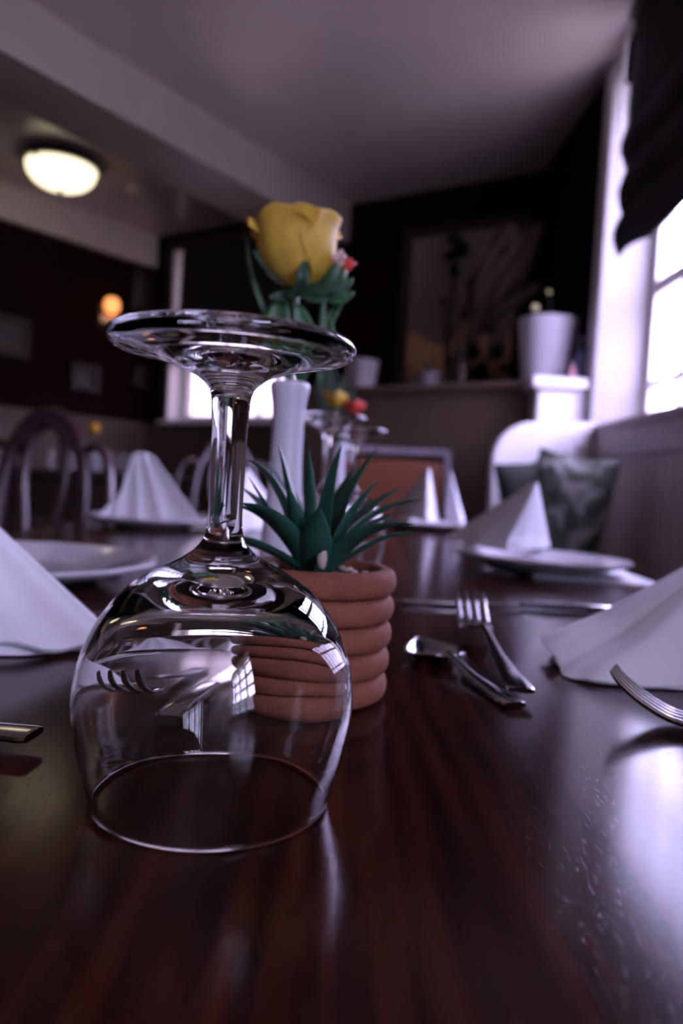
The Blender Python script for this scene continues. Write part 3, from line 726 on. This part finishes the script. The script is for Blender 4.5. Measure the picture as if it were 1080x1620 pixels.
# second posy behind: white vase, yellow and red blooms
pv = Vector((-.012, 1.30, TZ))
r = root_at('posy_vase', pv, 'second white bud vase farther back behind the upside down goblets', 'vase')
MB().lathe(prof_spline([(0, 0), (.019, 0), (.017, .03), (.0125, .10), (.0125, .15), (.0145, .17), (.012, .171), (.0095, .15), (.009, .03), (0, .012)], 4), 28, Matrix.Translation(pv)).build('vase_body', M['vase'], r)
top = pv+Vector((0, 0, .16))
for nm, (px, py, rr), m_, lab in (('small_yellow_rose', (530, 636, .020), M['petal'], 'small blurred yellow rose above the upside down goblet foot'),
                              ('small_red_flower', (560, 648, .017), M['petalred'], 'small blurred red flower right of the small yellow rose')):
    c = at_d(px, py, 1.30); r = root_at(nm, top, lab, 'flower')
    MB().tube(cr_spline([top, top.lerp(c, .5)+Vector((0, 0, .006)), c], 4), .002, 6).build('stem', M['stem'], r)
    for ring, (cnt, rm) in enumerate(((2, .35), (3, .65), (4, 1.0))):
        for j in range(cnt):
            b = MB(); petal(b, c-Vector((0, 0, rr*.7)), Matrix.Identity(3), 2*PI*j/cnt+ring, 1.0, rr*1.5, (lambda rm: (lambda v: (rr*rm*(.2+.8*math.sin(v*PI*.55)), rr*1.5*v)))(rm), .004, j); b.build('petal', m_, r, solid=.0006)
r = root_at('leafy_sprig', top+Vector((0, 0, -.01)), 'dark green leafy sprig in the second bud vase', 'foliage')
for px, py in ((505, 575), (520, 560), (545, 590), (500, 600), (560, 615), (528, 600)):
    p = at_d(px, py, 1.30); leaf([r.location, r.location.lerp(p, .5)+Vector((0, 0, .01)), p], .011, r, M['sepal'])
# flower on serving table
pv = Vector((-1.085, 3.2, ST))
r = root_at('flower_vase', pv, 'tiny vase with one yellow bloom on the distant serving table', 'vase')
MB().lathe(prof_spline([(0, 0), (.02, 0), (.022, .05), (.015, .09), (.017, .1), (.012, .1), (.01, .05), (0, .03)], 3), 20, Matrix.Translation(pv)).build('vase_body', M['vase'], r)
r = root_at('yellow_bloom', pv+Vector((0, 0, .09)), 'yellow bloom over the distant serving table at the left', 'flower')
c = at_d(150, 677, 3.2); MB().tube([pv+Vector((0, 0, .09)), c], .003, 6).build('stem', M['stem'], r)
b = MB(); b.ico(c, .024, 2, jit=.3, seed=2); b.build('petals', mat('amber_yellow_petal', (.75, .38, .03), .6), r)
leaf([pv+Vector((0, 0, .09)), pv+Vector((-.03, 0, .12)), pv+Vector((-.055, 0, .10))], .012, r, M['stem'])

# ------------------------------------------------------------------ terracotta pot with succulent
PX_, PY_ = -.0105, .350; PH = .0615
r = root_at('terracotta_pot', (PX_, PY_, TZ), 'round ribbed terracotta pot holding the green succulent', 'pot')
prof = [(0, .0005), (.030, .0005)]
nr = 5; hh = PH/nr
for i in range(nr):
    rm = .0345+.0018*i/(nr-1)
    for k in range(0, 11):
        a = -PI/2+PI*k/10
        prof.append((rm-.004+(.0062)*max(0, math.cos(a))**.6*1.0, hh*(i+.5)+hh*.5*math.sin(a)+.0003))
prof += [(.0315, PH), (.0300, PH-.001), (.0290, PH-.006), (.028, .02), (0, .02)]
MB().lathe(prof, 96, Matrix.Translation((PX_, PY_, TZ))).build('pot_body', M['terra'], r, angle=75)
MB().lathe([(0, .045), (.0285, .045), (.0285, PH-.0075), (.014, PH-.004), (0, PH-.003)], 40, Matrix.Translation((PX_, PY_, TZ))).build('soil', M['soil'], r)
sz = TZ+PH
for i in range(24):
    if i == 0: c = at_d(510, 886, .3285); rr = .0036; s3 = (.7, .6, 1.15)
    else:
        a = random.random()*2*PI; q = .019+.008*random.random(); c = Vector((PX_+q*math.cos(a), PY_+q*math.sin(a), sz-.0035)); rr = random.uniform(.0016, .0030); s3 = (1, .8, .6)
    b = MB(); b.ico(c, rr, 2, s3, .35, i)
    lib(b.build('pebble', M['pebble']), 'upright pale pebble at the front foot of the succulent' if i == 0 else 'small pale pebble on the soil of the terracotta pot', 'pebble', None if i == 0 else 'pebbles in the terracotta pot')
r = root_at('succulent', (PX_, PY_, sz-.004), 'green spiky artificial succulent growing from the terracotta pot', 'plant')
RC = Vector((PX_, PY_, sz-.005))
def aloe(T, d, W_, ctrl=None, base=(0, 0), thick=.42, rise=.3, cd=None):
    tip = at_d(T[0], T[1], d)
    b0 = RC+Vector((base[0], base[1], 0))
    if ctrl: mid = at_d(ctrl[0], ctrl[1], cd if cd else (d+b0.y)/2)
    else: mid = b0.lerp(tip, .5)+Vector((0, 0, rise*(tip-b0).length*.3))
    pts = []; n = 18
    for i in range(n+1):
        t = i/n; pts.append(b0*(1-t)**2+mid*2*t*(1-t)+tip*t*t)
    g = MB(); rings = []; outv = Vector((tip.x-RC.x, tip.y-RC.y, 0)); 
    for i, p in enumerate(pts):
        t = i/n; tg_ = (pts[min(i+1, n)]-pts[max(i-1, 0)]).normalized()
        inner = (Vector((0, 0, 1))-tg_*tg_.z)
        if inner.length < .35: inner = (-outv.normalized()*.8+Vector((0, 0, .3)) if outv.length > .004 else Vector((0, 1, 0))); inner = inner-tg_*inner.dot(tg_)
        inner.normalize(); s_ = tg_.cross(inner).normalized()
        w_ = W_*(.62+.38*math.sin(min(1, t*2.2)*PI/2))*(1-t**2.3)**.95+.00015
        if t < .05: w_ *= .8
        ring = []
        for k in range(14):
            a = 2*PI*k/14; x = math.cos(a); y = math.sin(a)
            yy = (y*.18 - .30*(1-x*x)*0 + .20*x*x) if y > 0 else (y*thick+.20*x*x)
            ring.append(p+s_*w_*x+inner*w_*(yy))
        rings.append(ring)
    g.quad_grid(rings, close_u=True)
    g.bm.verts.ensure_lookup_table()
    g.build('leaf', M['aloe'], r, angle=80)
ALO = [((440, 702), .352, .0056, (462, 770)), ((487, 707), .345, .0047, (490, 780)), ((541, 704), .362, .0042, (508, 790)), ((601, 704), .372, .0050, (522, 800)),
       ((388, 727), .352, .0060, (452, 740)), ((392, 752), .338, .0030, (440, 830)), ((455, 768), .326, .0052, (470, 835)), ((376, 797), .318, .0068, (445, 792)),
       ((366, 800), .335, .0060, (440, 800)), ((296, 843), .335, .0052, (415, 838)), ((505, 803), .318, .0072, (497, 850)), ((603, 757), .345, .0054, (545, 800)),
       ((668, 791), .352, .0048, (560, 795)), ((632, 812), .362, .0042, (575, 818)), ((656, 829), .318, .0064, (565, 818)), ((662, 842), .352, .0036, (590, 838)),
       ((424, 728), .372, .0048, (455, 790)), ((446, 742), .375, .0045, (470, 800)), ((560, 740), .385, .0045, (525, 800)), ((330, 850), .36, .0045, (420, 850)), ((640, 770), .385, .0045, (560, 800)), ((380, 770), .385, .0045, (440, 810))]
for i, (T, d, W_, ctl) in enumerate(ALO):
    a = math.atan2(d-PY_, (T[0]-500)/1165*.35); q = .004
    aloe(T, d, W_*1.22, ctl, (q*math.cos(a), q*math.sin(a)), cd=(d*.6+PY_*.4))
MB().ico(RC+Vector((0, 0, .004)), .008, 2, (1, 1, 1)).build('crown', M['aloe'], r)

# ------------------------------------------------------------------ plates
def plate(c, R_, label, tilt=None, facets=0, name='plate', thickness=.004):
    r = root_at(name, c, label, 'plate')
    X = Matrix.Translation(c) @ (tilt or Matrix.Identity(4))
    f = (lambda a: 1-.018*abs(math.sin(facets*a/2))) if facets else None
    H = .021
    top_ = [(0, .0065), (R_*.60, .0065), (R_*.68, .0085), (R_*.74, .0125), (R_*.97, H-.001), (R_, H)]
    bot = [(R_*1.004, H-.0015), (R_, H-.0035), (R_*.76, .0085), (R_*.64, .003), (R_*.58, .0), (R_*.55, 0), (R_*.54, .0025), (0, .0025)]
    MB().lathe(top_+bot, 96, X, f).build('dish', M['china'], r, angle=60)
    MB().lathe([(R_*.955, H-.0012), (R_*.965, H-.0004), (R_*.985, H-.0001), (R_*.99, H-.0008)], 96, X, f).build('rim_band', mat('raised_rim_glaze', (.60, .58, .62), .1, coat=.6), r)
    return r
plate(Vector((-.300, .655, TZ)), .136, 'large white dinner plate at the left of the table', facets=12)
plate(Vector((.262, .965, TZ+.0035)), .116, 'white side plate on a flat napkin at the right under the shaded napkin', Matrix.Rotation(math.radians(1.0), 4, 'Y'))
plate(Vector((.205, 1.86, TZ)), .115, 'white plate at the far end of the table under the twin peaked napkin')
plate(Vector((-.36, 1.40, TZ)), .12, 'white plate under the fan folded napkin on the left')

# ------------------------------------------------------------------ napkins
def tent_napkin(L_, F_, R_, A_, label, layers=3, cuff=.02, seed=0, round_=.35, lip=.010):
    """pyramid-folded napkin: L_, R_ outer base corners, F_ front foot of the ridge, A_ apex"""
    L_, F_, R_, A_ = map(Vector, (L_, F_, R_, A_))
    c0 = (L_+R_)/2; r = root_at('folded_napkin', Vector((F_.x*.5+c0.x*.5, F_.y*.5+c0.y*.5, min(L_.z, F_.z, R_.z))), label, 'napkin')
    back = (c0-F_); back.z = 0; back.normalize(); z0 = min(L_.z, F_.z, R_.z)
    for ly in range(layers):
        ins = ly*.0042; rows = []; NU, NV = 48, 30
        for i in range(NV+9):
            t = min(1, i/NV); ex = max(0, i-NV)/8; row = []
            for j in range(NU+1):
                u = j/NU
                q = (L_*(1-u)**2+(2*F_-(L_+R_)*.5)*2*u*(1-u)+R_*u*u)
                straight = (L_.lerp(F_, u*2) if u < .5 else F_.lerp(R_, u*2-1))
                q = q.lerp(straight, 1-round_) + back*ins
                lift = (.0035+.0035*math.sin(u*9+seed+ly*1.7)+.002*math.sin(u*23+seed*3)) if ly == 0 else .001+.0015*math.sin(u*13+ly+seed)
                q = q+Vector((0, 0, max(0, lift)))
                p = A_.lerp(q, t)
                bulge = .005*math.sin(t*PI)*(.5+.5*math.cos((u-.5)*PI*2))
                w_ = .0020*math.sin(u*17+seed+ly*1.9)*t**2+.0014*math.sin(u*31+seed*2+ly)*t**3
                p = p-back*(bulge+w_)
                if t > .80: k = (t-.80)/.20; p = p-back*(lip*.55*math.sin(k*PI*.5)**2)
                if ex: a = ex*PI*1.05; p = p+back*(lip*.5*(1-math.cos(a)))*1.0+Vector((0, 0, -.003*math.sin(a)*1.0+.003*ex))
                p.z = max(p.z, z0+.0012)
                row.append(p)
            rows.append(row)
        b = MB(); b.quad_grid(rows[1:]); b.build('outer_fold' if ly == 0 else 'inner_fold', M['napkin'], r, solid=.0012)
    return r
z_ = TZ
tent_napkin((.146, .475, z_+.003), (.150, .398, z_), (.33, .40, z_), (.31, .50, z_+.105), 'white folded napkin standing at the right edge near the fork', seed=1, lip=.022)
tent_napkin((-.36, .47, z_), (-.19, .378, z_), (-.118, .415, z_+.002), (-.30, .50, z_+.115), 'white folded napkin standing at the left edge in front of the plate', seed=2.2, lip=.006)
# shaded napkin on right plate
pz = TZ+.025
tent_napkin(at_z(708, 853, pz), at_z(800, 872, pz), at_z(868, 866, pz), at_d(850, 760, .99), 'shaded pointed napkin standing on the right side plate', seed=3, cuff=.01)
# twin peaks at far end
fz = TZ+.022
tent_napkin(at_z(612, 806, fz)+Vector((0, -.25, 0)), Vector((.200, 1.79, fz)), Vector((.245, 1.86, fz)), at_d(678, 738, 1.88), 'left peak of the twin folded napkins on the far plate', seed=4, cuff=.01)
tent_napkin(Vector((.262, 1.84, fz)), Vector((.29, 1.80, fz)), Vector((.31, 1.86, fz)), at_d(712, 742, 1.86), 'right narrow peak of the twin folded napkins on the far plate', seed=5, cuff=.01)
# white mound napkin left of succulent
tent_napkin(Vector((-.25, 1.50, z_)), Vector((-.20, 1.42, z_)), Vector((-.10, 1.50, z_)), Vector((-.20, 1.52, z_+.125)), 'white folded napkin glimpsed between the glass stem and the succulent', seed=6, cuff=.01)
# fan folded napkin
r = root_at('fan_napkin', (-.345, 1.37, TZ+.024), 'white pleated fan napkin standing on the left behind the plate', 'napkin')
def fan(pix, d0, nm, amp, m_=M['napkin']):
    rows = []
    for (xb, yb_, xt, yt) in pix: rows.append((at_d(xb, yb_, d0), at_d(xt, yt, d0+.02)))
    out = []
    N = len(rows)
    for i in range(N):
        a, b_ = rows[i]; off = Vector((0, amp*(1 if i % 2 else -1), 0)); out.append([a.lerp(b_, t)+off*(1-t*.6) for t in [k/8 for k in range(9)]])
    b = MB(); b.quad_grid(out); return b.build(nm, M['napkin'], r, solid=.0012, smooth=False)
fan([(178, 832, 208, 722), (200, 836, 212, 718), (222, 836, 216, 716), (238, 838, 222, 715), (262, 836, 228, 716), (292, 834, 236, 718), (322, 830, 244, 722)], 1.36, 'fan_front', .006)
fan([(158, 815, 196, 775), (176, 828, 202, 748), (196, 834, 207, 730), (214, 836, 214, 724), (230, 836, 220, 722)], 1.40, 'fan_side', .007)
# flat napkins under the right plate
def flat_nap(corners, z, t, label):
    b = MB(); P = [Vector((x, y, z)) for x, y in corners]
    a = [b.bm.verts.new(p) for p in P]; c = [b.bm.verts.new(p+Vector((0, 0, t))) for p in P]; b.bm.faces.new(a); b.bm.faces.new(c)
    for i in range(len(P)): b.bm.faces.new((a[i], a[(i+1) % len(P)], c[(i+1) % len(P)], c[i]))
    return lib(b.build('flat_napkin', M['napkin'], smooth=False, bevel=.0008), label, 'napkin')
flat_nap([(.24, .90), (.385, .86), (.400, 1.06), (.25, 1.08)], TZ+.0003, .0028, 'flat folded white napkin lying under the right side plate')

# ------------------------------------------------------------------ cutlery (length along +y, tines / bowl at +y, handle end at origin)
def strip(mb, secs, th, seg=10):
    """secs: (y, z, halfwidth, thickness)"""
    rings = []
    for y, z, w_, t in secs:
        rings.append([Vector((w_*math.copysign(abs(math.cos(a))**.6, math.cos(a)), y, z+t/2*math.copysign(abs(math.sin(a))**.6, math.sin(a)))) for a in [2*PI*k/seg for k in range(seg)]])
    v = mb.quad_grid(rings, close_u=True); mb.bm.faces.new(list(reversed(v[0]))); mb.bm.faces.new(v[-1])
def handle_secs(L_):
    return [(0, .002, .0066, .0028), (.002, .002, .0070, .0034), (.03, .0022, .0062, .0034), (L_*.55, .0035, .0040, .0034), (L_*.85, .0075, .0028, .0034), (L_, .0085, .0026, .0032)]
def make_fork(name, label):
    r = root_at(name, (0, 0, 0), label, 'fork'); L_ = .13
    b = MB(); strip(b, handle_secs(L_), 0, 14); b.build('handle', M['steel'], r, angle=40)
    b = MB(); strip(b, [(L_-.002, .0085, .0026, .003), (L_+.008, .0075, .0055, .0028), (L_+.016, .005, .0095, .0026), (L_+.024, .0032, .0112, .0024), (L_+.030, .0028, .0116, .0022)], 0, 14); b.build('fork_head', M['steel'], r, angle=40)
    for i in range(4):
        x = (-1.5+i)*.0062; b = MB(); pts = cr_spline([(x, L_+.028, .0028), (x*1.0, L_+.042, .0036), (x*1.02, L_+.055, .0092), (x*1.02, L_+.065, .0165), (x*1.0, L_+.069, .0215)], 4)
        n = len(pts); b.tube(pts, [.0021*(1-.55*(k/(n-1))**3) for k in range(n)], 10, .75); b.build('tine', M['steel'], r)
    return r
def make_spoon(name, label):
    r = root_at(name, (0, 0, 0), label, 'spoon'); L_ = .135
    b = MB(); strip(b, handle_secs(L_), 0, 14); b.build('handle', M['steel'], r, angle=40)
    rows = []
    for i in range(15):
        t = i/14; y = L_-.004+t*.068; w_ = .0215*math.sin(PI*(t*.94+.05))**.62*(1-.12*t); 
        rim = .0085+.0015*t-.003*math.sin(t*PI)
        row = []
        for j in range(13):
            u = -1+j/6; row.append(Vector((w_*u, y, max(.0012, rim-(1-u*u)*.0075*math.sin(PI*min(1, t*.9+.08))))))
        rows.append(row)
    b = MB(); b.quad_grid(rows); b.build('bowl', M['steel'], r, solid=.0013)
    return r
def make_knife(name, label):
    r = root_at(name, (0, 0, 0), label, 'knife')
    b = MB(); strip(b, [(0, .0038, .0062, .004), (.002, .0038, .0070, .0056), (.05, .004, .0058, .0062), (.095, .004, .0050, .0058), (.100, .004, .0048, .005)], 0, 14); b.build('handle', M['steel'], r, angle=40)
    poly = [(-.0045, .099), (.0045, .099), (.0065, .112), (.0105, .15), (.0105, .19), (.006, .212), (0, .218), (-.0045, .205), (-.005, .15)]
    b = MB(); a = [b.bm.verts.new((x, y, .0030)) for x, y in poly]; c = [b.bm.verts.new((x, y, .0048)) for x, y in poly]; b.bm.faces.new(a); b.bm.faces.new(c)
    for i in range(len(poly)): b.bm.faces.new((a[i], a[(i+1) % len(poly)], c[(i+1) % len(poly)], c[i]))
    b.build('blade', M['steel'], r, smooth=False, bevel=.0004)
    return r
def put(o, P, Q, roll_=0, lift=0):
    """lay o with its handle end at P and pointing to Q"""
    P, Q = Vector(P), Vector(Q); d = (Q-P).normalized(); s_ = d.cross(Vector((0, 0, 1))).normalized(); u = s_.cross(d)
    m_ = Matrix((s_, d, u)).transposed().to_4x4() @ Matrix.Rotation(roll_, 4, 'Y'); m_.translation = P+Vector((0, 0, lift))
    o.location = m_.translation; o.rotation_euler = m_.to_euler(); return o
fk = make_fork('fork', 'steel fork resting on a spoon right of the terracotta pot')
put(fk, (.0915, .352, TZ+.004), (.1025, .60, TZ+.004), 0)
sp_ = make_spoon('spoon', 'steel spoon lying under the fork right of the terracotta pot')
put(sp_, (.0865, .342, TZ), (.0570, .44, TZ)); sp_.scale = (.9, .58, .9)
f2 = copy_tree(fk, label='steel fork at the right edge with tines in front of the napkin')
# right fork: tips at about (.125,.335), head running to the right and nearer
put(f2, (.308, .250, TZ+.003), (.130, .340, TZ+.001), math.radians(3)); 
f3 = copy_tree(fk, label='steel fork whose raised tines show through the left of the wine glass bowl')
put(f3, (-.0895, .492, TZ+.000), (-.0890, .290, TZ+.010), 0)
kn = make_knife('knife', 'steel knife pointing away behind the wine glass bowl')
put(kn, (-.0655, .296, TZ), (-.064, .52, TZ))
k2 = copy_tree(kn, label='steel knife lying crosswise before the right side plate')
put(k2, (.262, .652, TZ), (.05, .632, TZ))
k3 = copy_tree(sp_, label='steel handle tip entering at the left edge of the table')
put(k3, (-.1035, .256, TZ+.004), (-.32, .285, TZ+.0005)); k3.scale = (1, 1, 1)
s2 = copy_tree(sp_, label='steel spoon lying beneath the edge of the large left plate')
put(s2, (-.150, .500, TZ), (-.33, .472, TZ))
s2.scale = (1, .8, 1)
